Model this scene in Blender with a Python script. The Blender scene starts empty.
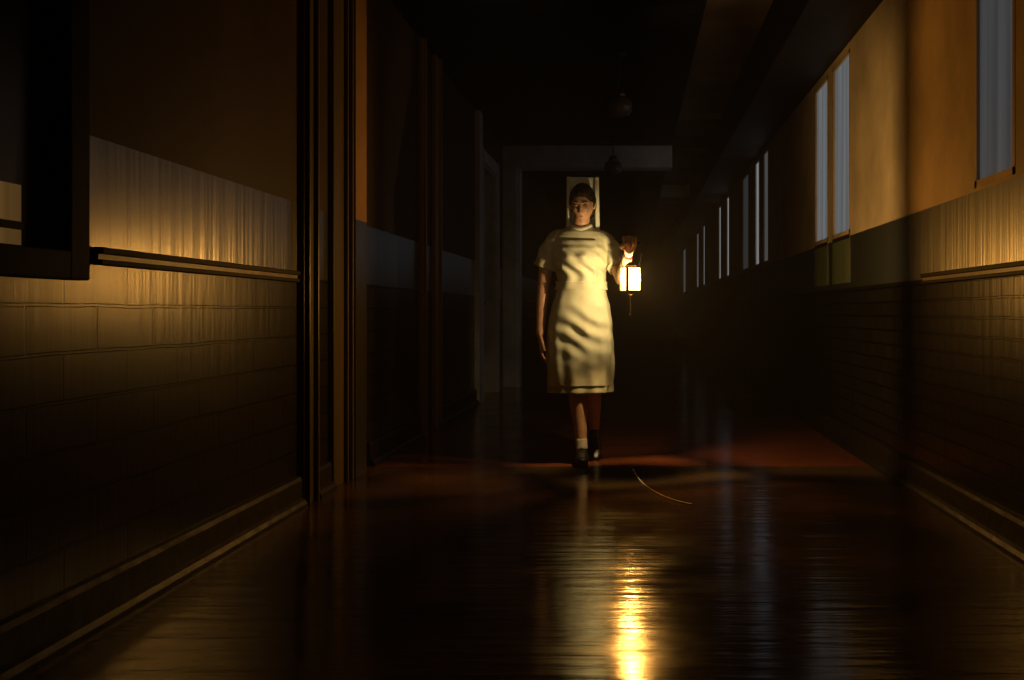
import bpy, bmesh, math, random
from mathutils import Vector, Matrix, Euler, noise as mn
random.seed(4)
S = bpy.context.scene
C = S.collection
PI = math.pi
D2R = math.radians

# ------------------------------------------------------------------ camera
F_PX = 1150.0
CAM_Z = 0.92
cam_d = bpy.data.cameras.new('camera')
cam = bpy.data.objects.new('camera', cam_d)
C.objects.link(cam)
cam.location = (0, 0, CAM_Z)
cam.rotation_euler = (PI / 2, 0, 0)
cam_d.sensor_width = 36.0
cam_d.lens = F_PX / 1024 * 36.0
cam_d.shift_x = -120 / 1024
cam_d.shift_y = -28 / 1024
cam_d.clip_start = 0.05
S.camera = cam
S.view_settings.view_transform = 'Standard'
S.view_settings.look = 'None'
S.view_settings.gamma = 1
S.view_settings.exposure = 0.0
S.view_settings.use_curve_mapping = False

# ------------------------------------------------------------------ materials
def mat(name, col, rough=0.5, metal=0.0, spec=0.5, coat=0.0, var=0.0, scale=6.0, bump=0.0, bscale=60.0,
        stretch=(1, 1, 1), subsurf=0.0, col2=None):
    m = bpy.data.materials.new(name)
    m.use_nodes = True
    nt = m.node_tree
    b = nt.nodes['Principled BSDF']
    b.inputs['Base Color'].default_value = (*col, 1)
    b.inputs['Roughness'].default_value = rough
    b.inputs['Metallic'].default_value = metal
    b.inputs['Specular IOR Level'].default_value = spec
    b.inputs['Coat Weight'].default_value = coat
    b.inputs['Coat Roughness'].default_value = rough
    if subsurf:
        b.inputs['Subsurface Weight'].default_value = subsurf
        b.inputs['Subsurface Radius'].default_value = (0.01, 0.004, 0.002)
    tc = nt.nodes.new('ShaderNodeTexCoord')
    mp = nt.nodes.new('ShaderNodeMapping')
    mp.inputs['Scale'].default_value = stretch
    nt.links.new(tc.outputs['Object'], mp.inputs['Vector'])
    if var > 0 or col2:
        n = nt.nodes.new('ShaderNodeTexNoise')
        n.inputs['Scale'].default_value = scale
        n.inputs['Detail'].default_value = 6
        n.inputs['Roughness'].default_value = 0.65
        nt.links.new(mp.outputs[0], n.inputs['Vector'])
        r = nt.nodes.new('ShaderNodeValToRGB')
        c2 = col2 or tuple(c * (1 - var) for c in col)
        r.color_ramp.elements[0].position = 0.32
        r.color_ramp.elements[1].position = 0.68
        r.color_ramp.elements[0].color = (*c2, 1)
        r.color_ramp.elements[1].color = (*[min(1, c * (1 + var * .35)) for c in col], 1)
        nt.links.new(n.outputs['Fac'], r.inputs['Fac'])
        nt.links.new(r.outputs['Color'], b.inputs['Base Color'])
    if bump > 0:
        n2 = nt.nodes.new('ShaderNodeTexNoise')
        n2.inputs['Scale'].default_value = bscale
        n2.inputs['Detail'].default_value = 4
        nt.links.new(mp.outputs[0], n2.inputs['Vector'])
        bp = nt.nodes.new('ShaderNodeBump')
        bp.inputs['Strength'].default_value = bump
        bp.inputs['Distance'].default_value = 0.01
        nt.links.new(n2.outputs['Fac'], bp.inputs['Height'])
        nt.links.new(bp.outputs['Normal'], b.inputs['Normal'])
    return m

def brick_mat(name, col, mortar, bw=0.235, bh=0.082, z0=0.0):
    m = mat(name, col, rough=0.29, spec=.5)
    nt = m.node_tree
    b = nt.nodes['Principled BSDF']
    tc = nt.nodes.new('ShaderNodeTexCoord')
    sx = nt.nodes.new('ShaderNodeSeparateXYZ')
    cx = nt.nodes.new('ShaderNodeCombineXYZ')
    nt.links.new(tc.outputs['Object'], sx.inputs[0])
    nt.links.new(sx.outputs['Y'], cx.inputs['X'])
    nt.links.new(sx.outputs['Z'], cx.inputs['Y'])
    # slight waviness of the courses
    nz = nt.nodes.new('ShaderNodeTexNoise')
    nz.inputs['Scale'].default_value = 3.0
    nt.links.new(tc.outputs['Object'], nz.inputs['Vector'])
    mx = nt.nodes.new('ShaderNodeVectorMath'); mx.operation = 'SCALE'; mx.inputs['Scale'].default_value = 0.012
    nt.links.new(nz.outputs['Color'], mx.inputs[0])
    ad = nt.nodes.new('ShaderNodeVectorMath'); ad.operation = 'ADD'
    nt.links.new(cx.outputs[0], ad.inputs[0]); nt.links.new(mx.outputs[0], ad.inputs[1])
    br = nt.nodes.new('ShaderNodeTexBrick')
    br.inputs['Scale'].default_value = 1.0
    br.inputs['Brick Width'].default_value = bw
    br.inputs['Row Height'].default_value = bh
    br.inputs['Mortar Size'].default_value = 0.006
    br.inputs['Mortar Smooth'].default_value = 0.35
    br.inputs['Color1'].default_value = (*col, 1)
    br.inputs['Color2'].default_value = (*[c * .72 for c in col], 1)
    br.inputs['Mortar'].default_value = (*mortar, 1)
    nt.links.new(ad.outputs[0], br.inputs['Vector'])
    nt.links.new(br.outputs['Color'], b.inputs['Base Color'])
    n2 = nt.nodes.new('ShaderNodeTexNoise')
    n2.inputs['Scale'].default_value = 20
    n2.inputs['Detail'].default_value = 3
    mp = nt.nodes.new('ShaderNodeMapping'); mp.inputs['Scale'].default_value = (1, 1, .12)
    nt.links.new(tc.outputs['Object'], mp.inputs['Vector'])
    nt.links.new(mp.outputs[0], n2.inputs['Vector'])
    mm = nt.nodes.new('ShaderNodeMath'); mm.operation = 'MULTIPLY_ADD'
    mm.inputs[1].default_value = -1.0
    nt.links.new(br.outputs['Fac'], mm.inputs[0])
    ms = nt.nodes.new('ShaderNodeMath'); ms.operation = 'MULTIPLY'; ms.inputs[1].default_value = 0.22
    nt.links.new(n2.outputs['Fac'], ms.inputs[0])
    nt.links.new(ms.outputs[0], mm.inputs[2])
    bp = nt.nodes.new('ShaderNodeBump')
    bp.inputs['Strength'].default_value = 1.0
    bp.inputs['Distance'].default_value = 0.010
    nt.links.new(mm.outputs[0], bp.inputs['Height'])
    nt.links.new(bp.outputs['Normal'], b.inputs['Normal'])
    return m

def emit_mat(name, col, strength, streak=0.0):
    """a pane or flame that gives off light"""
    m = bpy.data.materials.new(name)
    m.use_nodes = True
    nt = m.node_tree
    b = nt.nodes['Principled BSDF']
    b.inputs['Base Color'].default_value = (.05, .05, .05, 1)
    b.inputs['Roughness'].default_value = .5
    b.inputs['Specular IOR Level'].default_value = .05
    b.inputs['Emission Color'].default_value = (*col, 1)
    b.inputs['Emission Strength'].default_value = strength
    if streak:
        tc = nt.nodes.new('ShaderNodeTexCoord')
        mp = nt.nodes.new('ShaderNodeMapping'); mp.inputs['Scale'].default_value = (0, 9, .25)
        nt.links.new(tc.outputs['Object'], mp.inputs['Vector'])
        n = nt.nodes.new('ShaderNodeTexNoise'); n.inputs['Scale'].default_value = 1.0; n.inputs['Detail'].default_value = 3
        nt.links.new(mp.outputs[0], n.inputs['Vector'])
        mr = nt.nodes.new('ShaderNodeMapRange')
        mr.inputs['From Min'].default_value = .3; mr.inputs['From Max'].default_value = .7
        mr.inputs['To Min'].default_value = strength * (1 - streak); mr.inputs['To Max'].default_value = strength * (1 + streak * .4)
        nt.links.new(n.outputs['Fac'], mr.inputs['Value'])
        nt.links.new(mr.outputs[0], b.inputs['Emission Strength'])
    return m

M = {}
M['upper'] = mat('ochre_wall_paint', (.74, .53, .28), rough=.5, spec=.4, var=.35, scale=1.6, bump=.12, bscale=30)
M['upper_left'] = mat('shaded_wall_paint', (.05, .032, .016), rough=.6, spec=.2, var=.4, scale=1.6, bump=.12, bscale=30)  # shade on the left wall put into a darker copy of the paint
M['dado'] = mat('green_gloss_paint', (.034, .031, .009), rough=.28, spec=1.0, coat=.9, var=.45, scale=1.0, bump=1.0, bscale=1.0, stretch=(1, 13, .7))
M['dado_right'] = mat('worn_green_gloss_paint', (.036, .032, .009), rough=.36, spec=1.0, coat=1.0, var=.45, scale=1.0, bump=1.0, bscale=1.0, stretch=(1, 22, .9))
for k, ior in (('dado', 1.75), ('dado_right', 2.0)): M[k].node_tree.nodes['Principled BSDF'].inputs['IOR'].default_value = ior
M['brick'] = brick_mat('painted_brick', (.016, .012, .005), (.004, .003, .002))
M['block'] = brick_mat('painted_block', (.018, .013, .006), (.004, .003, .002), bw=.40, bh=.135)
M['floor'] = None
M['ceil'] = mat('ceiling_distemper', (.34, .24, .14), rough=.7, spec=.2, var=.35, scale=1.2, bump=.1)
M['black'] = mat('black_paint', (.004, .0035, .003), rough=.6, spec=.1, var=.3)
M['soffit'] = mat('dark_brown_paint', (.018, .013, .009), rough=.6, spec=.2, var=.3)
M['pilaster'] = mat('tan_wall_paint', (.28, .17, .07), rough=.5, var=.3, scale=2)
M['casing'] = mat('olive_wood_paint', (.10, .075, .03), rough=.4, spec=.4, var=.4, scale=3, stretch=(4, 4, .4))
M['casing_pale'] = mat('pale_wood_paint', (.36, .26, .14), rough=.4, spec=.4, var=.3, scale=3, stretch=(4, 4, .4))
M['door'] = mat('dark_door_paint', (.016, .014, .012), rough=.4, spec=.4, var=.4, scale=3)
M['rail'] = mat('dark_rail_wood', (.008, .005, .003), rough=.6, spec=.12, var=.5, scale=9, stretch=(1, .3, 1))
M['base'] = mat('dark_skirting', (.014, .010, .006), rough=.48, spec=.35, var=.5, scale=12, bump=1.0, bscale=11)
M['portal'] = mat('grey_white_paint', (.76, .78, .78), rough=.5, var=.3, scale=3)
M['window_glow_panel'] = mat('lit_green_paint', (.20, .22, .10), rough=.3, var=.35, scale=5, stretch=(1, 4, .4))  # window light on the dado painted as lighter green panels
M['steel'] = mat('dark_window_steel', (.02, .02, .022), rough=.5, spec=.3)
M['glass_dark'] = mat('black_window_glass', (.004, .004, .004), rough=.25, spec=.3)
M['skin'] = mat('skin', (.50, .27, .16), rough=.48, spec=.35, var=.22, scale=30, subsurf=.12)
M['brow'] = mat('brow_hair', (.035, .02, .012), rough=.7)
M['eye'] = mat('eye_white', (.16, .12, .09), rough=.5)
M['iris'] = mat('eye_iris', (.02, .013, .008), rough=.15)
M['hair'] = mat('dark_hair', (.018, .010, .006), rough=.65, spec=.15, var=.5, scale=60, stretch=(1, 1, .2), bump=.4, bscale=90)
M['dress'] = mat('cream_cotton', (.50, .47, .31), rough=.85, spec=.15, var=.12, scale=9, bump=.2, bscale=220)
M['apron'] = mat('apron_cotton', (.55, .52, .36), rough=.85, spec=.15, var=.12, scale=7, bump=.2, bscale=220)
M['white'] = mat('white_linen', (.74, .73, .56), rough=.8, spec=.2, var=.08, scale=8)
M['shoe'] = mat('black_leather', (.012, .010, .009), rough=.3, spec=.5)
M['sock'] = mat('pale_stocking_cuff', (.45, .42, .36), rough=.8)
M['brass'] = mat('aged_brass', (.30, .19, .07), rough=.35, metal=1.0, var=.3, scale=20)
M['iron'] = mat('black_iron', (.02, .018, .016), rough=.45, metal=.6)
M['opal'] = mat('unlit_opal_glass', (.10, .11, .11), rough=.12, spec=.6)
M['cord'] = mat('pale_cord', (.62, .48, .30), rough=.5)

# floor: dark worn linoleum with reddish far strip, fine scuffs across
def floor_mat():
    m = mat('polished_linoleum', (.03, .018, .010), rough=.2)
    nt = m.node_tree; b = nt.nodes['Principled BSDF']
    tc = nt.nodes.new('ShaderNodeTexCoord')
    def nz(sc, st, det=5):
        mp = nt.nodes.new('ShaderNodeMapping'); mp.inputs['Scale'].default_value = st
        nt.links.new(tc.outputs['Object'], mp.inputs['Vector'])
        n = nt.nodes.new('ShaderNodeTexNoise'); n.inputs['Scale'].default_value = sc; n.inputs['Detail'].default_value = det
        nt.links.new(mp.outputs[0], n.inputs['Vector'])
        return n
    n1 = nz(1.3, (1, 1, 1), 8)
    r = nt.nodes.new('ShaderNodeValToRGB')
    r.color_ramp.elements[0].position = .35; r.color_ramp.elements[1].position = .7
    r.color_ramp.elements[0].color = (.022, .014, .007, 1); r.color_ramp.elements[1].color = (.13, .072, .028, 1)
    nt.links.new(n1.outputs['Fac'], r.inputs['Fac'])
    # red-brown strip of floor beyond the joint
    sx = nt.nodes.new('ShaderNodeSeparateXYZ'); nt.links.new(tc.outputs['Object'], sx.inputs[0])
    gt = nt.nodes.new('ShaderNodeMath'); gt.operation = 'GREATER_THAN'; gt.inputs[1].default_value = 6.85
    nt.links.new(sx.outputs['Y'], gt.inputs[0])
    mx = nt.nodes.new('ShaderNodeMix'); mx.data_type = 'RGBA'
    nt.links.new(gt.outputs[0], mx.inputs['Factor'])
    nt.links.new(r.outputs['Color'], mx.inputs[6])
    r2 = nt.nodes.new('ShaderNodeValToRGB')
    r2.color_ramp.elements[0].color = (.12, .030, .012, 1); r2.color_ramp.elements[1].color = (.30, .085, .03, 1)
    nt.links.new(n1.outputs['Fac'], r2.inputs['Fac'])
    nt.links.new(r2.outputs['Color'], mx.inputs[7])
    nt.links.new(mx.outputs[2], b.inputs['Base Color'])
    n2 = nz(1.0, (2.0, 16, 1), 6)
    n3 = nz(3.0, (1, 1, 1), 4)
    mr = nt.nodes.new('ShaderNodeMapRange')
    mr.inputs['From Min'].default_value = .3; mr.inputs['From Max'].default_value = .7
    mr.inputs['To Min'].default_value = .08; mr.inputs['To Max'].default_value = .20
    nt.links.new(n3.outputs['Fac'], mr.inputs['Value'])
    nt.links.new(mr.outputs[0], b.inputs['Roughness'])
    bp = nt.nodes.new('ShaderNodeBump'); bp.inputs['Strength'].default_value = .45; bp.inputs['Distance'].default_value = .01
    nt.links.new(n2.outputs['Fac'], bp.inputs['Height'])
    nt.links.new(bp.outputs['Normal'], b.inputs['Normal'])
    b.inputs['Specular IOR Level'].default_value = .55
    return m
M['floor'] = floor_mat()

# ------------------------------------------------------------------ mesh helpers
def box(bm, x0, x1, y0, y1, z0, z1, mi=0, bev=0.0):
    r = bmesh.ops.create_cube(bm, size=1.0)
    vs = r['verts']
    bmesh.ops.scale(bm, vec=(x1 - x0, y1 - y0, z1 - z0), verts=vs)
    bmesh.ops.translate(bm, vec=((x0 + x1) / 2, (y0 + y1) / 2, (z0 + z1) / 2), verts=vs)
    fs = set(f for v in vs for f in v.link_faces)
    for f in fs: f.material_index = mi
    if bev:
        es = list(set(e for v in vs for e in v.link_edges))
        r = bmesh.ops.bevel(bm, geom=es, offset=bev, segments=2, affect='EDGES', profile=.6)
        for f in r['faces']: f.material_index = mi
    return vs

def obj(name, bm, mats, parent=None, smooth=False, kind=None, loc=None):
    me = bpy.data.meshes.new(name)
    bmesh.ops.recalc_face_normals(bm, faces=bm.faces[:])
    bm.to_mesh(me); bm.free()
    if not isinstance(mats, (list, tuple)): mats = [mats]
    for m in mats: me.materials.append(m)
    if smooth:
        for p in me.polygons: p.use_smooth = True
    o = bpy.data.objects.new(name, me)
    C.objects.link(o)
    if parent: o.parent = parent
    if kind: o['kind'] = kind
    if loc: o.location = loc
    return o

def thing(name, label=None, cat=None, loc=(0, 0, 0), group=None, kind=None):
    o = bpy.data.objects.new(name, None)
    o.empty_display_size = .1
    C.objects.link(o); o.location = loc
    tag(o, label, cat, group, kind)
    return o

def tag(o, label=None, cat=None, group=None, kind=None):
    if label: o['label'] = label
    if cat: o['category'] = cat
    if group: o['group'] = group
    if kind: o['kind'] = kind
    return o

def catmull(pts, n):
    """pts: list of tuples; returns smooth resampled list"""
    out = []
    P = [Vector(p) if len(p) < 5 else p for p in pts]
    P = [tuple(p) for p in pts]
    k = len(P)
    for i in range(k - 1):
        p0 = P[max(i - 1, 0)]; p1 = P[i]; p2 = P[i + 1]; p3 = P[min(i + 2, k - 1)]
        for s in range(n):
            t = s / n
            out.append(tuple(.5 * ((2 * b) + (-a + c) * t + (2 * a - 5 * b + 4 * c - d) * t * t + (-a + 3 * b - 3 * c + d) * t ** 3)
                             for a, b, c, d in zip(p0, p1, p2, p3)))
    out.append(P[-1])
    return out

def tube(bm, pts, seg=14, sub=4, flat=1.0, up=(0, -1, 0), mi=0, cap=True):
    """pts: (x,y,z,r[,r2]) smooth tapered tube with rounded ends; r2 radius along 'up'"""
    pts = [p if len(p) == 5 else (*p, p[3] * flat) for p in pts]
    q = catmull(pts, sub)
    rings = []
    n = len(q)
    prev = None
    for i, p in enumerate(q):
        a = Vector(q[max(i - 1, 0)][:3]); b = Vector(q[min(i + 1, n - 1)][:3])
        t = (b - a).normalized()
        u = Vector(up) - t * Vector(up).dot(t)
        if u.length < 1e-3: u = Vector((1, 0, 0)) - t * t.x
        if prev is not None:
            u2 = prev - t * prev.dot(t)
            if u2.length > 1e-4: u = u2
        u.normalize(); prev = u
        w = t.cross(u).normalized()
        rings.append((Vector(p[:3]), u, w, p[3], p[4], t))
    def mk(c, u, w, r1, r2):
        return [bm.verts.new(c + w * (r1 * math.cos(2 * PI * k / seg)) + u * (r2 * math.sin(2 * PI * k / seg))) for k in range(seg)]
    vr = []
    c, u, w, r1, r2, t = rings[0]
    rr = min(r1, r2)
    if cap:
        for a in (.9, .6, .3):
            vr.append(mk(c - t * rr * math.sin(a * PI / 2), u, w, r1 * math.cos(a * PI / 2), r2 * math.cos(a * PI / 2)))
    for c, u, w, r1, r2, t in rings: vr.append(mk(c, u, w, r1, r2))
    if cap:
        rr = min(r1, r2)
        for a in (.3, .6, .9):
            vr.append(mk(c + t * rr * math.sin(a * PI / 2), u, w, r1 * math.cos(a * PI / 2), r2 * math.cos(a * PI / 2)))
    for i in range(len(vr) - 1):
        for k in range(seg):
            f = bm.faces.new((vr[i][k], vr[i][(k + 1) % seg], vr[i + 1][(k + 1) % seg], vr[i + 1][k])); f.material_index = mi
    f = bm.faces.new(vr[0][::-1]); f.material_index = mi
    f = bm.faces.new(vr[-1]); f.material_index = mi

def loft(bm, rings, closed_caps=True, mi=0):
    vr = [[bm.verts.new(p) for p in r] for r in rings]
    n = len(vr[0])
    for i in range(len(vr) - 1):
        for k in range(n):
            f = bm.faces.new((vr[i][k], vr[i][(k + 1) % n], vr[i + 1][(k + 1) % n], vr[i + 1][k])); f.material_index = mi
    if closed_caps:
        bm.faces.new(vr[0][::-1]).material_index = mi
        bm.faces.new(vr[-1]).material_index = mi

def lathe(bm, prof, seg=24, c=(0, 0), mi=0, rot=0.0):
    loft(bm, [[(c[0] + r * math.cos(2 * PI * k / seg + rot), c[1] + r * math.sin(2 * PI * k / seg + rot), z) for k in range(seg)] for r, z in prof], True, mi)

def ellipsoid(bm, c, r, rot=None, u=20, v=14):
    res = bmesh.ops.create_uvsphere(bm, u_segments=u, v_segments=v, radius=1.0)
    m = Matrix.LocRotScale(Vector(c), rot or Euler((0, 0, 0)), Vector(r))
    bmesh.ops.transform(bm, matrix=m, verts=res['verts'])

def remesh(bm, voxel, smooth_iter=2, thin=0):
    """union of overlapping closed shells -> one continuous surface; returns new bmesh"""
    me = bpy.data.meshes.new('tmp')
    bmesh.ops.recalc_face_normals(bm, faces=bm.faces[:])
    bm.to_mesh(me); bm.free()
    o = bpy.data.objects.new('tmp', me); C.objects.link(o)
    r = o.modifiers.new('r', 'REMESH'); r.mode = 'VOXEL'; r.voxel_size = voxel
    if smooth_iter:
        s = o.modifiers.new('s', 'SMOOTH'); s.iterations = smooth_iter; s.factor = .5
    dg = bpy.context.evaluated_depsgraph_get()
    dg.update()
    ev = o.evaluated_get(dg)
    out = bmesh.new()
    out.from_mesh(ev.to_mesh())
    ev.to_mesh_clear()
    bpy.data.objects.remove(o); bpy.data.meshes.remove(me)
    return out

# ------------------------------------------------------------------ the corridor
XL, XR = -1.58, 1.47
DADO, RAILZ = 1.435, 1.085
Y0, Y1 = 0.3, 40.0
HC = 3.2

bm = bmesh.new(); box(bm, XL - .6, XR + .3, Y0, Y1, -.1, 0)
obj('floor', bm, M['floor'], kind='structure')

def wall(name, xin, sgn, ops, mats, hmax):
    """sgn -1: wall lies to -X of xin. ops: (y0,y1,z0,z1) openings"""
    T = .22
    ys = sorted(set([Y0, Y1] + [v for o in ops for v in o[:2]]))
    zs = sorted(set([0, RAILZ, DADO, hmax] + [v for o in ops for v in o[2:]]))
    bm = bmesh.new()
    x0, x1 = (xin - T, xin) if sgn < 0 else (xin, xin + T)
    for i in range(len(ys) - 1):
        for j in range(len(zs) - 1):
            yc, zc = (ys[i] + ys[i + 1]) / 2, (zs[j] + zs[j + 1]) / 2
            if any(o[0] < yc < o[1] and o[2] < zc < o[3] for o in ops): continue
            mi = 0 if zc < RAILZ else 1 if zc < DADO else 2
            box(bm, x0, x1, ys[i], ys[i + 1], zs[j], zs[j + 1], mi)
    return obj(name, bm, mats, kind='structure')

# doorways on the left: (y0, y1, top)
doors = [(12.0, 13.2, 2.5)]
obsw = (1.9, 3.24, 1.07, 2.9)
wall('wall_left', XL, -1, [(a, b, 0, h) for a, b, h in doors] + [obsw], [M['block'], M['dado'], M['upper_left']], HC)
# window panes on the right: (y0,y1,z0,z1,strength)
SILL, HEAD = 1.45, 2.70
panes = [(4.41, 4.93, .048), (7.75, 8.41, .115), (8.62, 9.23, .125), (12.4, 12.85, .06), (13.28, 13.7, .19), (14.5, 15.3, .025),
         (17.4, 17.8, .22), (19.0, 19.45, .18), (23.2, 23.7, .12), (25.4, 26.1, .09), (31.5, 33.0, .05)]
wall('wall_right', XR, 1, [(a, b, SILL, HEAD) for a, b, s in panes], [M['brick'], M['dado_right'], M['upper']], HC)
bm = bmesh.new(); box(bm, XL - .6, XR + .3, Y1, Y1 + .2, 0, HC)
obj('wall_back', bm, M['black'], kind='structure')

# ceiling: raised strip on the right, lowered black bulkhead on the left, boxed soffit over the right wall
bm = bmesh.new(); box(bm, XL - .3, XR + .3, Y0, Y1, HC, HC + .12)
obj('ceiling', bm, M['ceil'], kind='structure')
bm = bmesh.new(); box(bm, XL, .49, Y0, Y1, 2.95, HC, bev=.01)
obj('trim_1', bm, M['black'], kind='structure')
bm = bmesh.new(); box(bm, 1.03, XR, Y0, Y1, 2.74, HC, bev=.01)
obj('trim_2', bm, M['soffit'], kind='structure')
# transverse joints/ribs in the raised strip
for i, (y, h) in enumerate([(7.4, .015), (13.2, .05), (16.0, .07), (20.6, .22)]):
    bm = bmesh.new(); box(bm, .49, 1.03, y, y + .12, HC - h, HC, bev=.004)
    obj('trim_%d' % (3 + i), bm, M['portal'] if i == 3 else M['ceil'], kind='structure')
# far portal: pier against the left wall and beam below the bulkhead
bm = bmesh.new()
box(bm, XL, -1.40, 14.0, 14.35, 0, 2.68, bev=.012)
box(bm, XL, .49, 14.0, 14.35, 2.68, 2.95, bev=.012)
box(bm, -1.40, -1.37, 14.03, 14.32, 0, 2.68)
obj('trim_7', bm, M['portal'], kind='structure')

# skirting with rounded top and a quarter-round shoe
def skirting(name, xin, sgn, segs):
    bm = bmesh.new()
    prof = [(0, 0), (.050, 0), (.048, .018), (.038, .034), (.024, .044), (.022, .125), (.016, .142), (0, .148)]
    for a, b in segs:
        n = max(2, int((b - a) / .5))
        rings = []
        for i in range(n + 1):
            y = a + (b - a) * i / n
            rings.append([(xin - sgn * px, y, pz) for px, pz in prof])
        loft(bm, rings)
    return obj(name, bm, M['base'], kind='structure')
skirting('baseboard_left', XL, -1, [(Y0, 5.43), (5.67, 5.97), (6.84, 8.48), (9.28, 11.54), (14.4, Y1)])
skirting('baseboard_right', XR, 1, [(Y0, Y1)])

# double wall rail
def rail(name, xin, sgn, segs):
    bm = bmesh.new()
    for a, b in segs:
        s = -sgn
        def bb(d0, d1, z0, z1, bev):
            xs = sorted((xin + s * d0, xin + s * d1)); box(bm, xs[0], xs[1], a, b, z0, z1, bev=bev)
        xs = sorted((xin, xin + s * .016)); box(bm, xs[0], xs[1], a, b, RAILZ - .022, RAILZ + .022, 1)
        bb(0, .030, RAILZ + .006, RAILZ + .026, .004)
        bb(0, .028, RAILZ - .026, RAILZ - .010, .004)
    return obj(name, bm, [M['rail'], M['casing_pale']], kind='structure')
rail('trim_8', XL, -1, [(3.37, 5.38)])
rail('trim_9', XR, 1, [(Y0, 5.75)])

# painted pilaster on the left wall beside the first doorway
def banded(name, x0, x1, y0, y1, top, mats):
    bm = bmesh.new()
    for z0, z1, mi in ((0, RAILZ, 0), (RAILZ, DADO, 0), (DADO, top, 1)):
        box(bm, x0, x1, y0, y1, z0, z1, mi)
    return obj(name, bm, mats, kind='structure')
banded('trim_10', XL, -1.53, 6.37, 6.63, 2.95, [M['dado'], M['pilaster']])
# painted boards with raised edges, like door casings, along the left wall
def board(name, y0, y1, top, m, depth=.03, beads=()):
    bm = bmesh.new()
    box(bm, XL, XL + depth, y0, y1, 0, top, bev=.005)
    for y in beads: box(bm, XL + depth, XL + depth + .022, y - .012, y + .012, 0, top, bev=.006)
    return obj(name, bm, m, kind='structure')
board('trim_12', 5.44, 5.66, 2.95, M['casing'], .03, (5.47, 5.62))
board('trim_13', 5.98, 6.34, 2.95, M['casing'], .03, (6.20, 6.31))
board('trim_14', 8.49, 8.68, 2.95, M['casing_pale'], .035, (8.53,))
board('trim_15', 9.06, 9.27, 2.95, M['casing_pale'], .035, (9.23,))
banded('trim_11', XL, -1.53, 11.55, 11.8, 2.95, [M['portal'], M['portal']])

# doors: casing, recessed leaf, handle
def door(n, a, b, h, cm, near=.13, far=.13):
    t = thing('door_%d' % n, kind='structure', loc=(XL, a, 0))
    bm = bmesh.new()
    L = b - a
    top = h + .13
    for s, w in ((-near, 0), (L, L + far)):
        box(bm, 0, .030, s, w, 0, top, bev=.006)
        box(bm, .030, .048, s + .02, s + .05, 0, top, bev=.004)
        box(bm, .030, .042, w - .045, w - .02, 0, top, bev=.004)
    box(bm, 0, .030, 0, L, h, top, bev=.006)
    # jamb lining and stops
    box(bm, -.22, 0, -.001, .018, 0, h); box(bm, -.22, 0, L - .018, L + .001, 0, h); box(bm, -.22, 0, 0, L, h - .018, h)
    box(bm, -.13, -.10, L - .035, L - .018, 0, h); 
    obj('casing', bm, cm, t)
    bm = bmesh.new()
    box(bm, -.205, -.165, .02, L - .02, .01, h - .02, bev=.004)
    for z0, z1 in ((.2, .95), (1.15, 1.95)):
        for y0, y1 in ((.10, L / 2 - .04), (L / 2 + .04, L - .10)):
            box(bm, -.165, -.158, y0, y1, z0, z1, bev=.003)
    leaf = obj('door_leaf', bm, M['door'], t)
    bm = bmesh.new()
    tube(bm, [(-.165, L - .09, 1.02, .010), (-.125, L - .09, 1.02, .010)], seg=10, sub=2)
    ellipsoid(bm, (-.11, L - .09, 1.02), (.022, .028, .028), u=14, v=10)
    obj('door_knob', bm, M['brass'], leaf, smooth=True)
    return t
door(1, *doors[0], M['portal'], .16, .18)

# windows on the right
WN = 0
def window(y0, y1, st, idx):
    t = thing('window_%d' % idx, kind='structure', loc=(XR, (y0 + y1) / 2, SILL))
    w = (y1 - y0) / 2; H = HEAD - SILL
    bm = bmesh.new()
    f = .03
    box(bm, -.002, .09, -w, -w + f, 0, H); box(bm, -.002, .09, w - f, w, 0, H)
    box(bm, -.002, .09, -w, w, 0, f); box(bm, -.002, .09, -w, w, H - f, H)
    obj('frame', bm, M['upper'], t)
    bm = bmesh.new(); box(bm, .012, .020, -w + f, w - f, f, H - f)
    obj('pane', bm, emit_mat('night_glass_%d' % idx, (.90, .95, 1.0), st * 1.15, .5), t)
    if idx == 1: return t
    bm = bmesh.new()
    box(bm, -.005, 0, -w, w, -.03, 0, bev=.002)
    obj('sill', bm, M['dado'], t)
    bm = bmesh.new()
    box(bm, -.004, 0, -w, w, -.33, -.03, bev=.0015)
    obj('window_glow_panel', bm, M['window_glow_panel'], t)
    return t
for i, p in enumerate(panes): window(*p, i + 1)

# dark observation window on the near left with one corner pane glowing in place of lit wall
def obs_window(idx):
    y0, y1, z0, z1 = obsw
    t = thing('window_%d' % idx, kind='structure', loc=(XL, y0, z0))
    L, H = y1 - y0, z1 - z0
    bm = bmesh.new()
    f = .06
    for a, b, c, d in ((-f, f, -f, H + f), (L - f, L + .05, -f, H + f)):
        box(bm, -.12, .03, a, b, c, d, bev=.005)
    box(bm, -.12, .03, f, L - f, -f, .02, bev=.005); box(bm, -.12, .03, f, L - f, H - f, H + f, bev=.005)
    obj('frame', bm, M['black'], t)
    bm = bmesh.new()
    PY = 1.16          # right edge of the glowing pane
    box(bm, -.06, -.04, PY, L - f, .02, H - f)
    box(bm, -.06, -.04, f, PY, .187, H - f)
    obj('dark_pane', bm, M['glass_dark'], t)
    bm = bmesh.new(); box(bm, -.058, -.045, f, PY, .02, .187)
    obj('wall_glow_pane', bm, emit_mat('amber_wall_glow', (.9, .46, .13), .09, .5), t)
    bm = bmesh.new(); box(bm, -.045, -.03, f, PY, .068, .088)
    obj('glazing_bar', bm, M['rail'], t)
obs_window(len(panes) + 1)

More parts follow.
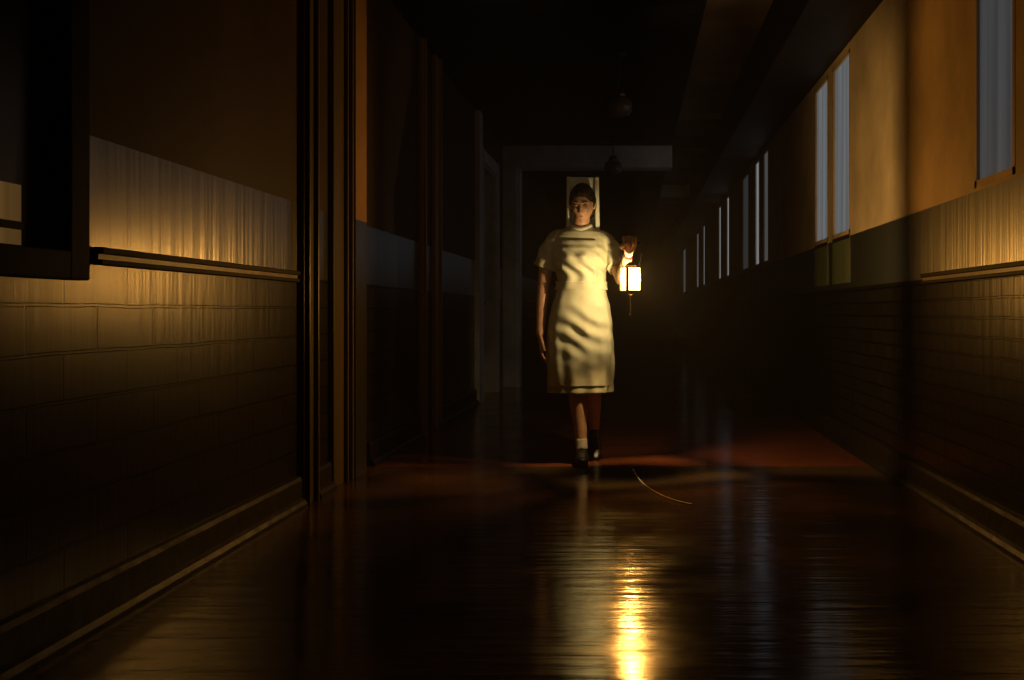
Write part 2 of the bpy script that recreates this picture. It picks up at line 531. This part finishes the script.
# ------------------------------------------------------------------ pendant lamps, unlit
def pendant(loc, label, drop=.62):
    t = thing('pendant_lamp', label, 'lamp', loc, group='unlit ceiling pendants')
    bm = bmesh.new(); lathe(bm, [(.0, 0), (.055, 0), (.055, -.015), (.03, -.04), (.012, -.045), (.0, -.046)][::-1])
    obj('ceiling_rose', bm, M['iron'], t, smooth=True)
    bm = bmesh.new(); tube(bm, [(0, 0, -.03, .006), (0, 0, -drop * .3, .006), (0, 0, -drop * .55, .006)], seg=10, cap=False)
    obj('stem', bm, M['brass'], t, smooth=True)
    bm = bmesh.new(); z = -drop * .55
    lathe(bm, [(.0, z + .03), (.03, z + .025), (.05, z), (.055, z - .03), (.05, z - .04), (0, z - .04)])
    obj('gallery', bm, M['brass'], t, smooth=True)
    bm = bmesh.new(); R = .105; zc = z - .03 - R * .8
    prof = []
    for k in range(17):
        a = PI * (.13 + .87 * k / 16)
        prof.append((max(.001, R * math.sin(a)), zc + R * .85 * math.cos(a)))
    lathe(bm, prof, seg=32)
    obj('globe', bm, M['opal'], t, smooth=True)
    return t
pendant((-.10, 9.0, 2.95), 'unlit glass globe pendant on the nearer stem, highest above the nurse', .56)
pendant((-.22, 13.4, 2.95), 'small distant unlit pendant just in front of the pale far beam', .42)

# ------------------------------------------------------------------ cord on the floor
bm = bmesh.new()
pl = [(633, 470), (640, 481), (651, 490), (664, 497), (678, 502), (692, 505)]
cp = []
for px, py in pl:
    y = F_PX * CAM_Z / (py - 312); cp.append(((px - 632) * y / F_PX, y, .0035, .0035))
tube(bm, cp, seg=8, sub=6)
o = obj('cord', bm, M['cord'], smooth=True)
tag(o, 'thin pale cord lying in a curve on the dark floor, right of the feet', 'cord')

# ------------------------------------------------------------------ the nurse
NX, NY = -.32, 7.05
nurse = thing('person', 'person in cream nurse dress, apron and white veil cap walking forward, raising a lantern', 'person', (NX, NY, 0))
SK = 1.0

HEADM = Matrix.Translation((.019, -.040, 1.583)) @ Euler((D2R(16), 0, D2R(-8))).to_matrix().to_4x4() @ Matrix.Scale(.95, 4)

def head_surface(p, grow=0.0, feat=True):
    u, v, w = p
    x, y, z = .073 * u, .096 * v, .120 * w
    if w < 0:
        x *= 1 - .20 * (-w) ** 1.6
    if v > 0 and w < -.1:
        y *= 1 - .45 * min(1, (-w - .1) / .8)
    if v < 0:
        y *= 1 - .10 * (1 - abs(u)) * max(0, 1 - abs(w))
        if w < -.2: y *= 1 + .06 * (-w - .2)
    if feat and v < .25:
        def g(cx, cz, sx, sz): return math.exp(-((x - cx) / sx) ** 2 - ((z - cz) / sz) ** 2)
        fr = min(1, max(0, (.25 - v) / .5))
        d = 0
        # nose ridge and tip and wings
        d += .014 * g(0, -.020, .009, .022) + .013 * g(0, -.038, .012, .011) + .006 * g(0, -.043, .021, .008)
        d += .005 * (g(.026, .024, .02, .008) + g(-.026, .024, .02, .008))        # brow ridge
        d -= .011 * (g(.030, .003, .015, .011) + g(-.030, .003, .015, .011))      # sockets
        d += .005 * (g(.044, -.026, .016, .016) + g(-.044, -.026, .016, .016))    # cheekbones
        d += .007 * g(0, -.062, .022, .006) + .008 * g(0, -.076, .018, .006) - .005 * g(0, -.0685, .024, .0028)   # lips
        d -= .005 * g(0, -.087, .02, .006)
        d += .009 * g(0, -.104, .022, .013)                                       # chin
        d -= .004 * (g(.043, -.058, .012, .02) + g(-.043, -.058, .012, .02))      # hollow of the cheeks
        y -= d * fr
    l = Vector((x, y, z))
    if grow: l += Vector((u, v, w)) * grow
    return l

def sphere_dirs(bm, fn, u=112, v=96):
    r = bmesh.ops.create_uvsphere(bm, u_segments=u, v_segments=v, radius=1.0)
    for vv in r['verts']: vv.co = HEADM @ fn(tuple(vv.co))

body = bmesh.new()
sphere_dirs(body, head_surface)
# ears
for s in (-1, 1):
    c = HEADM @ Vector((s * .074, .012, -.006))
    ellipsoid(body, c, (.010, .020, .032), Euler((D2R(-8), 0, D2R(s * 22))))
    c = HEADM @ Vector((s * .074, .004, -.030))
    ellipsoid(body, c, (.008, .012, .012))
# neck
tube(body, [(.0, .02, 1.36, .062), (.004, .012, 1.43, .052), (.012, -.008, 1.49, .050), (.016, -.015, 1.55, .052)], seg=24)
# torso under the dress
def ell(cx, cy, z, rx, ry, n=40, p=2.3):
    out = []
    for k in range(n):
        a = 2 * PI * k / n
        c, s = math.cos(a), math.sin(a)
        out.append((cx + rx * math.copysign(abs(c) ** (2 / p), c), cy + ry * math.copysign(abs(s) ** (2 / p), s), z))
    return out
loft(body, [ell(0, 0.01, .84, .14, .10), ell(0, .01, .90, .155, .115), ell(0, 0, 1.0, .125, .095), ell(0, 0, 1.08, .115, .088),
            ell(0, 0, 1.18, .13, .098), ell(0, .0, 1.28, .145, .10), ell(0, .01, 1.34, .14, .080), ell(0, .015, 1.39, .11, .060), ell(0, .015, 1.43, .055, .045)])
# right arm hanging (image left)
tube(body, [(-.135, .01, 1.362, .040), (-.176, .012, 1.32, .044), (-.205, .02, 1.22, .045), (-.222, .025, 1.09, .039),
            (-.228, .015, 1.02, .038), (-.234, -.015, .92, .034), (-.238, -.045, .82, .026), (-.238, -.055, .785, .024)], seg=20)
# right hand: palm + curled relaxed fingers
tube(body, [(-.238, -.055, .790, .018, .024), (-.236, -.062, .755, .014, .034), (-.232, -.068, .715, .013, .038), (-.228, -.072, .690, .012, .036)], seg=18, up=(0, -1, 0))
for k, (dy, ln, r) in enumerate([(-.030, .070, .0085), (-.010, .080, .009), (.010, .074, .0085), (.029, .058, .0075)]):
    y = -.072 + dy
    tube(body, [(-.229, y, .700, r), (-.224, y - .003, .700 - ln * .45, r), (-.213, y - .002, .700 - ln * .8, r * .92), (-.199, y, .700 - ln, r * .8)], seg=10)
tube(body, [(-.232, -.088, .765, .012), (-.222, -.108, .735, .0105), (-.214, -.116, .708, .0095), (-.209, -.117, .690, .008)], seg=10)
# left arm raised forward (image right)
GX, GY, GZ = .308, -.375, 1.315
tube(body, [(.135, .01, 1.360, .040), (.178, .005, 1.315, .044), (.220, -.025, 1.23, .046), (.248, -.075, 1.145, .041), (.258, -.105, 1.118, .039),
            (.267, -.150, 1.142, .040), (.282, -.220, 1.195, .036), (.298, -.300, 1.262, .026), (GX - .007, GY + .053, GZ - .035, .025)], seg=20)
# left fist round the lantern grip: grip runs along x through (GX,GY,GZ)
tube(body, [(GX - .007, GY + .060, GZ - .040, .028, .019), (GX - .003, GY + .043, GZ - .016, .038, .017), (GX - .001, GY + .028, GZ + .010, .042, .016), (GX, GY + .020, GZ + .034, .041, .013)], seg=20, up=(0, -1, .3))
for k, (dx, r, R) in enumerate([(-.0335, .0092, .025), (-.0110, .0096, .0265), (.0112, .0092, .0255), (.0325, .0082, .0225)]):
    pts = []
    for a in (112, 78, 40, 0, -45, -85, -120):
        rr = R * (1.0 if a > -60 else .86)
        pts.append((GX + dx, GY - rr * math.cos(D2R(a)), GZ + .008 + (rr + .004) * math.sin(D2R(a)), r * (1 if a > -80 else .85)))
    pts[0] = (GX + dx, GY + .018, GZ + .036, r * 1.1)
    tube(body, pts, seg=10)
tube(body, [(GX - .030, GY + .030, GZ - .020, .0125), (GX - .050, GY + .008, GZ - .022, .0115), (GX - .050, GY - .022, GZ - .012, .0105),
            (GX - .034, GY - .040, GZ - .004, .0095), (GX - .020, GY - .043, GZ + .0, .008)], seg=10)
# legs, mid-stride: her right foot leads
tube(body, [(-.075, .01, .90, .085), (-.06, -.03, .74, .078), (-.03, -.09, .52, .056), (-.018, -.105, .46, .053), (-.005, -.095, .36, .052),
            (.008, -.095, .22, .040), (.014, -.100, .12, .031), (.016, -.105, .075, .034)], seg=22)
tube(body, [(.075, .01, .90, .085), (.075, .0, .74, .078), (.075, .02, .50, .056), (.075, .035, .45, .052), (.078, .10, .36, .050),
            (.08, .19, .24, .038), (.08, .245, .165, .031), (.08, .26, .125, .032)], seg=22)
for base, tip in (((.016, -.10, .05), (.020, -.24, .025)), ((.08, .265, .10), (.085, .17, .03))):
    tube(body, [(*base, .034), ((base[0] + tip[0]) / 2, (base[1] + tip[1]) / 2, (base[2] + tip[2]) / 2 + .008, .034), (*tip, .024)], seg=14)
body = remesh(body, .0028, 2)
bo = obj('body', body, M['skin'], nurse, smooth=True)
# lips tinted in the skin material, by position on the face
nt = M['skin'].node_tree
pb = nt.nodes['Principled BSDF']
tc = nt.nodes.new('ShaderNodeTexCoord')
vm = nt.nodes.new('ShaderNodeMapping'); vm.vector_type = 'TEXTURE'
lipc = HEADM @ Vector((0, -.100, -.0695))
vm.inputs['Location'].default_value = lipc
vm.inputs['Rotation'].default_value = HEADM.to_euler()
vm.inputs['Scale'].default_value = (.0225, .03, .0105)
gr = nt.nodes.new('ShaderNodeTexGradient'); gr.gradient_type = 'SPHERICAL'
nt.links.new(tc.outputs['Object'], vm.inputs['Vector']); nt.links.new(vm.outputs[0], gr.inputs['Vector'])
rp = nt.nodes.new('ShaderNodeValToRGB'); rp.color_ramp.elements[0].position = .02; rp.color_ramp.elements[1].position = .3
nt.links.new(gr.outputs['Fac'], rp.inputs['Fac'])
mx = nt.nodes.new('ShaderNodeMix'); mx.data_type = 'RGBA'
old = pb.inputs['Base Color'].links[0].from_socket
nt.links.new(rp.outputs['Color'], mx.inputs['Factor']); nt.links.new(old, mx.inputs[6]); mx.inputs[7].default_value = (.30, .095, .06, 1)
nt.links.new(mx.outputs[2], pb.inputs['Base Color'])
# eyes looking down, upper lids, brows
for s in (-1, 1):
    bm = bmesh.new()
    cl = Vector((s * .030, -.0770, .000))
    ellipsoid(bm, HEADM @ cl, (.0125, .0105, .0085), u=18, v=14)
    e = obj('eye', bm, M['eye'], nurse, smooth=True)
    bm = bmesh.new()
    ellipsoid(bm, HEADM @ (cl + Vector((-.001, -.0098, -.0035))), (.0046, .0022, .0044), u=12, v=8)
    obj('iris', bm, M['iris'], e, smooth=True)
    bm = bmesh.new()
    rings = []
    for i in range(9):
        ph = D2R(-14 + 104 * i / 9)
        rings.append([HEADM @ (cl + Vector((.0142 * math.cos(th) * math.cos(ph), -.0124 * math.sin(th) * math.cos(ph), .0104 * math.sin(ph)))) for th in [PI * k / 16 for k in range(17)]]
                     + [HEADM @ (cl + Vector((.0128 * math.cos(th) * math.cos(ph), -.0108 * math.sin(th) * math.cos(ph), .0090 * math.sin(ph)))) for th in [PI * k / 16 for k in range(16, -1, -1)]])
    loft(bm, rings)
    obj('eyelid', bm, M['skin'], e, smooth=True)
    bm = bmesh.new()
    bp = []
    for x, z, r in ((.013, .0215, .0020), (.024, .0250, .0032), (.035, .0258, .0030), (.047, .0215, .0016)):
        p = head_surface(Vector((s * x / .073, -math.sqrt(max(.01, 1 - (x / .073) ** 2 - (z / .12) ** 2)), z / .12)))
        bp.append((*(HEADM @ Vector((s * x, p.y - .0005, z))), r, r * .8))
    tube(bm, bp, seg=10, sub=5)
    obj('eyebrow', bm, M['brow'], nurse, smooth=True)

# hair: shell over the crown and the sides, cut at the hairline
hb = bmesh.new()
def hair_fn(p):
    u, v, w = p
    l = head_surface(p, 0, False)
    # hairline test in the head frame
    ax = abs(l.x)
    # signed distance above a smooth hairline: forehead, temples, round the ears, nape
    front = l.z - (.062 - .9 * max(0, ax - .035) - .25 * ax)
    back = (l.y - (-.022 + .25 * max(0, .03 - l.z))) * .9
    cover = max(front if l.z > .0 else -1, back)
    g = .015 * max(0, min(1, cover / .016 + .25))
    g *= 1 + .22 * math.sin(l.x * 240 + 3 * math.sin(l.z * 60)) * .5
    if cover < -.004: g = -.012
    if l.z < -.085: g = -.012
    l += Vector((u, v, w * .8)) * g
    return l
sphere_dirs(hb, hair_fn)
hb = remesh(hb, .004, 1)
obj('hair', hb, M['hair'], nurse, smooth=True)

# dress -----------------------------------------------------------------
def superell(cx, cy, z, rx, ry, n, p, fold):
    out = []
    for k in range(n):
        a = 2 * PI * k / n
        c, s = math.cos(a), math.sin(a)
        x = rx * math.copysign(abs(c) ** (2 / p), c); y = ry * math.copysign(abs(s) ** (2 / p), s)
        d = fold(x, y, z, a)
        q = Vector((x / rx, y / ry)).normalized()
        out.append((cx + x + q.x * d, cy + y + q.y * d, z))
    return out
PROF = [  # z, cx, cy, rx, ry, p
    (.432, .002, .00, .200, .185, 2.3), (.50, .002, .0, .200, .180, 2.3), (.62, .002, .0, .202, .170, 2.3), (.74, .003, .0, .203, .160, 2.3), (.86, .004, .0, .196, .150, 2.3),
    (.95, .006, .0, .180, .138, 2.3), (1.03, .010, 0, .156, .120, 2.3), (1.085, .012, 0, .143, .112, 2.3), (1.13, .010, 0, .150, .118, 2.3),
    (1.20, .004, 0, .166, .152, 2.3), (1.25, .0, 0, .175, .156, 2.3), (1.30, .0, .004, .180, .132, 2.3), (1.335, .0, .008, .182, .112, 2.3), (1.375, .0, .012, .180, .092, 2.3),
    (1.405, .0, .014, .150, .086, 2.2), (1.43, .0, .014, .102, .072, 2.1), (1.447, .004, .012, .070, .062, 2.0)]
def prof_at(z):
    P = PROF
    for i in range(len(P) - 1):
        if P[i][0] <= z <= P[i + 1][0]:
            t = (z - P[i][0]) / (P[i + 1][0] - P[i][0]); t = t * t * (3 - 2 * t) * .5 + t * .5
            return [a + (b - a) * t for a, b in zip(P[i][1:], P[i + 1][1:])]
    return P[0][1:] if z < P[0][0] else P[-1][1:]
def fold(x, y, z, a):
    d = 0
    fr = max(0, -math.sin(a))               # front weight
    if z < 1.06:
        k = min(1, (1.06 - z) / .25)
        # diagonal drags across the hips from her right hip downward
        d += .011 * k * fr * max(0, 1 - abs(z - .82) / .24) * math.sin((z * 1.0 + x * .42) * 62 + 1.2 * math.sin(x * 17))
        d += .010 * k * math.sin(a * 7 + 2.1 * math.sin(z * 5)) * min(1, (1.06 - z) / .6)
        d += .006 * k * math.sin(a * 13 + z * 9) * min(1, (1.0 - z) / .5) if z < 1.0 else 0
    else:
        k = max(0, 1 - abs(z - 1.17) / .13)
        d += .009 * k * math.sin(x * 62 + (z - 1.1) * 34 + 1.5 * math.sin(z * 37)) * (.4 + fr)
        k2 = max(0, 1 - abs(z - 1.28) / .09)
        d += .005 * k2 * fr * math.sin((z + x * .8) * 95)
    d += .004 * (mn.noise(Vector((x * 16, y * 16, z * 14))))
    return d
def skin_ring(z, off, n=160):
    cx, cy, rx, ry, p = prof_at(z)
    return superell(cx, cy, z, rx + off, ry + off, n, p, fold)
db = bmesh.new()
zs = [.432 + (1.447 - .432) * i / 150 for i in range(151)]
loft(db, [skin_ring(z, 0) for z in zs])
# sleeves: flared short tubes with crumples
def sleeve(path):
    q = catmull(path, 8)
    rings = []
    n = len(q)
    for i, p in enumerate(q):
        a = Vector(q[max(i - 1, 0)][:3]); b = Vector(q[min(i + 1, n - 1)][:3])
        t = (b - a).normalized(); u = Vector((0, -1, 0)); u = (u - t * u.dot(t)).normalized(); w = t.cross(u)
        R = []
        for k in range(56):
            an = 2 * PI * k / 56
            r = p[3] * (1 + .055 * math.sin(an * 3 + i * .35) * min(1, i / n * 2) + .045 * math.sin(an * 5 - i * .5 + p[0] * 9) * min(1, i / n * 2))
            r += .003 * mn.noise(Vector((p[0] * 30 + math.cos(an), p[1] * 30 + math.sin(an), p[2] * 30)))
            R.append(Vector(p[:3]) + w * r * math.cos(an) + u * r * math.sin(an) * (p[4] / p[3]))
        rings.append(R)
    loft(db, rings)
sleeve([(-.095, .012, 1.390, .048, .055), (-.140, .012, 1.362, .060, .068), (-.170, .014, 1.318, .064, .072), (-.196, .018, 1.255, .066, .074), (-.219, .022, 1.192, .070, .074)])
sleeve([(.095, .012, 1.385, .048, .055), (.142, .012, 1.355, .060, .068), (.176, .010, 1.308, .065, .072), (.206, -.015, 1.247, .066, .073), (.232, -.048, 1.192, .068, .072)])
db = remesh(db, .0048, 1)
obj('dress', db, M['dress'], nurse, smooth=True)

# apron: bib and skirt front, following the dress a few millimetres out
def panel(bm, z0, z1, xa, xb, off, nz, nx, thick=.004):
    """curved sheet over the dress front; xa,xb functions of z giving the edges"""
    def pt(x, z, o):
        cx, cy, rx, ry, p = prof_at(z)
        t = max(-.999, min(.999, (x - cx) / (rx)))
        a_s = -(1 - abs(t) ** p) ** (1 / p)
        a = math.atan2(math.copysign(abs(a_s) ** (p / 2), a_s), math.copysign(abs(t) ** (p / 2), t))
        yy = a_s * ry
        d = fold(x - cx, yy, z, a)
        return Vector((x, cy + yy - d * 1.0 - o, z))
    F, B = [], []
    for i in range(nz + 1):
        z = z0 + (z1 - z0) * i / nz
        a, b = xa(z), xb(z)
        F.append([bm.verts.new(pt(a + (b - a) * k / nx, z, off + thick)) for k in range(nx + 1)])
        B.append([bm.verts.new(pt(a + (b - a) * k / nx, z, off - .004)) for k in range(nx + 1)])
    for i in range(nz):
        for k in range(nx):
            bm.faces.new((F[i][k], F[i][k + 1], F[i + 1][k + 1], F[i + 1][k]))
            bm.faces.new((B[i][k], B[i + 1][k], B[i + 1][k + 1], B[i][k + 1]))
    for i in range(nz):
        bm.faces.new((F[i][0], F[i + 1][0], B[i + 1][0], B[i][0])); bm.faces.new((F[i][nx], B[i][nx], B[i + 1][nx], F[i + 1][nx]))
    for k in range(nx):
        bm.faces.new((F[0][k], B[0][k], B[0][k + 1], F[0][k + 1])); bm.faces.new((F[nz][k], F[nz][k + 1], B[nz][k + 1], B[nz][k]))
ap = bmesh.new()
panel(ap, 1.075, 1.357, lambda z: -.106 + .004 * (1.357 - z) / .28, lambda z: .100 - .0 * z, .003, 60, 44)
bib = obj('apron_bib', ap, M['apron'], nurse, smooth=True)
sk = bmesh.new()
panel(sk, .475, 1.075, lambda z: -prof_at(z)[2] * .90 + prof_at(z)[0], lambda z: prof_at(z)[2] * .90 + prof_at(z)[0], .003, 110, 64)
obj('apron_skirt', sk, M['apron'], nurse, smooth=True)
# waistband
wb = bmesh.new()
zz = [1.055 + .05 * i / 6 for i in range(7)]
outer = [skin_ring(z, .013, 96) for z in zz]; inner = [skin_ring(z, .002, 96) for z in zz]
loft(wb, outer + inner[::-1] + [outer[0]], False)
obj('waistband', wb, M['apron'], nurse, smooth=True)
# collar: soft stand with two points
cb = bmesh.new()
rings = []
for (r1, r2, z, cy) in ((.071, .066, 1.425, .008), (.074, .068, 1.445, .006), (.066, .060, 1.463, .004), (.060, .055, 1.462, .004), (.060, .055, 1.43, .006)):
    rings.append([(.006 + r1 * math.cos(2 * PI * k / 48), cy + r2 * math.sin(2 * PI * k / 48) - (.006 if z < 1.45 else 0) * max(0, -math.sin(2 * PI * k / 48)),
                   z - .024 * max(0, -math.sin(2 * PI * k / 48)) ** 2) for k in range(48)])
loft(cb, rings + [rings[0]], False)
obj('collar', cb, M['white'], nurse, smooth=True)
# veil cap: stiff folded linen standing behind the crown and falling to the shoulders
vb = bmesh.new()
def veil_line(t, z):
    """t in -1..1 around the back; returns xy"""
    k = max(0, min(1, (z - 1.42) / .345))
    front = .012 - .010 * k
    depth = .105 - .080 * k
    wi, wo = .078, .100
    s_ = 1 if t >= 0 else -1
    at = abs(t)
    if at < .72:
        a = at / .72 * PI / 2
        x = wi * math.sin(a) ** (2 / 4.0)
        y = front + depth * abs(math.cos(a)) ** (2 / 4.0)
    else:                       # turned-out front hem facing forward
        q = (at - .72) / .28
        x = wi + (wo - wi) * q
        y = front - .004 * math.sin(q * PI) + .010 * q
    x *= 1 + .05 * (1 - k) ** 2
    y += .006 * math.sin(t * 9 + z * 8) * (1 - k)
    return Vector((.018 + s_ * x, y, z))
NT, NZ = 60, 44
O, I = [], []
for i in range(NZ + 1):
    z = 1.425 + .325 * i / NZ
    ro, ri = [], []
    for k in range(NT + 1):
        t = -1 + 2 * k / NT
        p = veil_line(t, z); cpt = Vector((.016, .03, z))
        q = p + (cpt - p).normalized() * .004
        ro.append(vb.verts.new(p)); ri.append(vb.verts.new(q))
    O.append(ro); I.append(ri)
for i in range(NZ):
    for k in range(NT):
        vb.faces.new((O[i][k], O[i][k + 1], O[i + 1][k + 1], O[i + 1][k])); vb.faces.new((I[i][k], I[i + 1][k], I[i + 1][k + 1], I[i][k + 1]))
    vb.faces.new((O[i][0], O[i + 1][0], I[i + 1][0], I[i][0])); vb.faces.new((O[i][NT], I[i][NT], I[i + 1][NT], O[i + 1][NT]))
for k in range(NT):
    vb.faces.new((O[0][k], I[0][k], I[0][k + 1], O[0][k + 1])); vb.faces.new((O[NZ][k], O[NZ][k + 1], I[NZ][k + 1], I[NZ][k]))
obj('veil_cap', vb, M['white'], nurse, smooth=True)

# shoes
def shoe(loc, pitch, yaw):
    bm = bmesh.new()
    rings = []
    for (y, w, zt, zb) in ((.085, .020, .055, .004), (.075, .030, .075, 0), (.045, .035, .088, 0), (.01, .036, .085, .006), (-.03, .037, .066, .008),
                           (-.075, .043, .052, .002), (-.115, .042, .044, 0), (-.150, .031, .036, .002), (-.168, .014, .026, .006)):
        R = []
        for k in range(24):
            a = 2 * PI * k / 24
            c, s = math.cos(a), math.sin(a)
            R.append((w * math.copysign(abs(c) ** .75, c), y, (zt + zb) / 2 + (zt - zb) / 2 * math.copysign(abs(s) ** .7, s)))
        rings.append(R)
    loft(bm, rings)
    box(bm, -.030, .030, .035, .085, -.022, .012, bev=.005)
    box(bm, -.036, .036, -.14, -.04, -.022, -.002, bev=.006)
    m = Matrix.Translation(loc) @ Euler((pitch, 0, yaw)).to_matrix().to_4x4()
    bmesh.ops.transform(bm, matrix=m, verts=bm.verts)
    s = obj('shoe', bm, M['shoe'], nurse, smooth=True)
    bm = bmesh.new()
    for y in (-.01, -.032, -.054):
        tube(bm, [(-.022, y, .068 + y * .3, .003), (0, y - .004, .086 + y * .55, .003), (.022, y, .068 + y * .3, .003)], seg=8)
    bmesh.ops.transform(bm, matrix=m, verts=bm.verts)
    obj('lace', bm, M['shoe'], s, smooth=True)
shoe((.017, -.125, .022), 0, D2R(4))
shoe((.083, .215, .082), D2R(36), D2R(3))
bm = bmesh.new()
tube(bm, [(.013, -.098, .150, .037), (.015, -.102, .120, .036), (.016, -.104, .095, .037)], seg=24, cap=False)
obj('sock', bm, M['sock'], nurse, smooth=True)

# ------------------------------------------------------------------ lantern
LX, LY = NX + .313, NY - .395
LZ0, LZ1 = 1.045, 1.175
lan = thing('lantern', 'small glowing square lantern with frosted panes hanging from the raised fist', 'lantern', (LX, LY, LZ0))
HW = .044
H = LZ1 - LZ0
LR = D2R(26)
def lb(): return bmesh.new()
bm = lb()
for sg in (-1, 1):
    box(bm, -HW - .005, HW + .005, sg * HW - .005, sg * HW + .004, -.008, 0)
    box(bm, sg * HW - .005, sg * HW + .005, -HW, HW, -.008, 0)
    box(bm, -HW, HW, sg * .006 - .003, sg * .006 + .003, -.009, -.002)
lathe(bm, [(.008, -.020), (.014, -.016), (.020, -.008), (.020, -.001), (.001, 0)])
obj('base', bm, M['iron'], lan)
for sx in (-1, 1):
    for sy in (-1, 1):
        bm = lb(); box(bm, sx * HW - .006, sx * HW + .006, sy * HW - .006, sy * HW + .006, 0, H)
        obj('corner_post', bm, M['brass'], lan)
bm = lb()
for sg in (-1, 1):
    box(bm, -HW - .005, HW + .005, sg * HW - .005, sg * HW + .005, H, H + .008)
    box(bm, sg * HW - .005, sg * HW + .005, -HW + .005, HW - .005, H, H + .008)
obj('top_rim', bm, M['brass'], lan)
bm = lb()
lathe(bm, [(.031, H + .006), (.034, H + .012), (.026, H + .022), (.016, H + .028), (.012, H + .034), (.001, H + .036)])
for k in range(4):
    a = k * PI / 2
    tube(bm, [(.036 * math.cos(a), .036 * math.sin(a), H + .006, .0025), ((HW - .003) * math.cos(a), (HW - .003) * math.sin(a), H + .005, .0025)], seg=8)
obj('cap', bm, M['brass'], lan, smooth=True)
def lantern_glass(name, tint, fac, glow):
    m = bpy.data.materials.new(name); m.use_nodes = True
    nt = m.node_tree; nt.nodes.clear()
    out = nt.nodes.new('ShaderNodeOutputMaterial'); mix = nt.nodes.new('ShaderNodeMixShader'); tr = nt.nodes.new('ShaderNodeBsdfTransparent'); em = nt.nodes.new('ShaderNodeEmission')
    em.inputs['Color'].default_value = (1, .66, .26, 1); em.inputs['Strength'].default_value = glow
    tr.inputs['Color'].default_value = (*tint, 1)
    mix.inputs['Fac'].default_value = fac
    nt.links.new(tr.outputs[0], mix.inputs[1]); nt.links.new(em.outputs[0], mix.inputs[2]); nt.links.new(mix.outputs[0], out.inputs['Surface'])
    return m
clear_g = lantern_glass('clear_lantern_glass', (1, .97, .92), .12, 34)
warming_g = lantern_glass('light_warming_glass', (1, .82, .54), .12, 34)
dimming_g = lantern_glass('light_dimming_glass', (.60, .63, .68), .12, 14)
for dx, dy, gm in ((0, -1, warming_g), (0, 1, dimming_g), (1, 0, clear_g), (-1, 0, warming_g)):
    bm = lb()
    if dx == 0: box(bm, -HW + .007, HW - .007, dy * HW - .001, dy * HW + .001, 0, H)
    else: box(bm, dx * HW - .001, dx * HW + .001, -HW + .007, HW - .007, 0, H)
    obj('glass_pane', bm, gm, lan)
bm = lb(); lathe(bm, [(.004, 0), (.020, .001), (.022, .012), (.014, .022), (.006, .026), (.006, .036), (.001, .037)])
obj('burner', bm, M['brass'], lan, smooth=True)
bm = lb(); lathe(bm, [(.001, .036), (.008, .042), (.011, .052), (.008, .068), (.003, .084), (.0005, .092)])
obj('flame', bm, lantern_glass('flame', (1, 1, 1), .1, 400), lan, smooth=True)
bm = lb()
gz = GZ - LZ0; gy = (GY + NY) - LY; gx = (GX + NX) - LX
side = [(.047, 0, H + .004), (.062, gy * .4, H + .06), (.061, gy * .9, gz - .04), (.056, gy, gz - .006), (.046, gy, gz + .004)]
path = [(-x, y, z, .0026) for x, y, z in side] + [(gx, gy, gz + .007, .0026)] + [(x, y, z, .0026) for x, y, z in side[::-1]]
tube(bm, path, seg=8, sub=6)
bail = obj('bail', bm, M['iron'], lan, smooth=True)
bm = lb(); tube(bm, [(-.052 + gx, gy, gz + .006, .0095), (gx, gy, gz + .008, .0105), (.052 + gx, gy, gz + .006, .0095)], seg=12)
obj('grip', bm, M['rail'], bail, smooth=True)
bm = lb(); lathe(bm, [(.001, -.150), (.006, -.146), (.008, -.138), (.005, -.128), (.005, -.06), (.009, -.045), (.006, -.035), (.012, -.022), (.001, -.021)])
obj('finial', bm, M['brass'], lan, smooth=True)

for ch in lan.children:
    if ch.name.split('.')[0] in ('base', 'corner_post', 'top_rim', 'cap', 'glass_pane'): ch.rotation_euler.z = LR

# ------------------------------------------------------------------ lights
def point(name, loc, energy, col, r):
    l = bpy.data.lights.new(name, 'POINT'); l.energy = energy; l.color = col; l.shadow_soft_size = r
    o = bpy.data.objects.new(name, l); C.objects.link(o); o.location = loc
    return o
point('lantern_light', (LX, LY, LZ0 + .074), 56.0, (1, .66, .26), .010)

def area(name, loc, rot, sx, sy, energy, col):
    l = bpy.data.lights.new(name, 'AREA'); l.shape = 'RECTANGLE'; l.size = sx; l.size_y = sy; l.energy = energy; l.color = col
    o = bpy.data.objects.new(name, l); C.objects.link(o); o.location = loc; o.rotation_euler = rot
    return o

area('window_daylight', (XR - .03, 12.62, 2.05), (0, D2R(90), 0), 1.1, .6, .30, (.62, .80, 1.0))
area('window_daylight', (XR - .03, 17.6, 2.05), (0, D2R(90), 0), 1.1, .6, .25, (.62, .80, 1.0))
l = bpy.data.lights.new('front_fill', 'SPOT'); l.energy = 48; l.color = (1, .78, .48); l.shadow_soft_size = .12  # unseen fill spot added to brighten the nurse, no fixture
l.spot_size = D2R(15); l.spot_blend = 1.0
o = bpy.data.objects.new('front_fill', l); C.objects.link(o); o.location = (-.3, .6, 1.75)
o.rotation_euler = (Vector((NX, NY, 1.25)) - o.location).to_track_quat('-Z', 'Y').to_euler()

w = bpy.data.worlds.new('world'); S.world = w; w.use_nodes = True
w.node_tree.nodes['Background'].inputs[0].default_value = (.25, .4, .6, 1)
w.node_tree.nodes['Background'].inputs[1].default_value = .0006

# thin haze in the corridor air
nt = w.node_tree
vs = nt.nodes.new('ShaderNodeVolumeScatter'); vs.inputs['Density'].default_value = .006; vs.inputs['Color'].default_value = (1, .95, .85, 1)
nt.links.new(vs.outputs[0], nt.nodes['World Output'].inputs['Volume'])
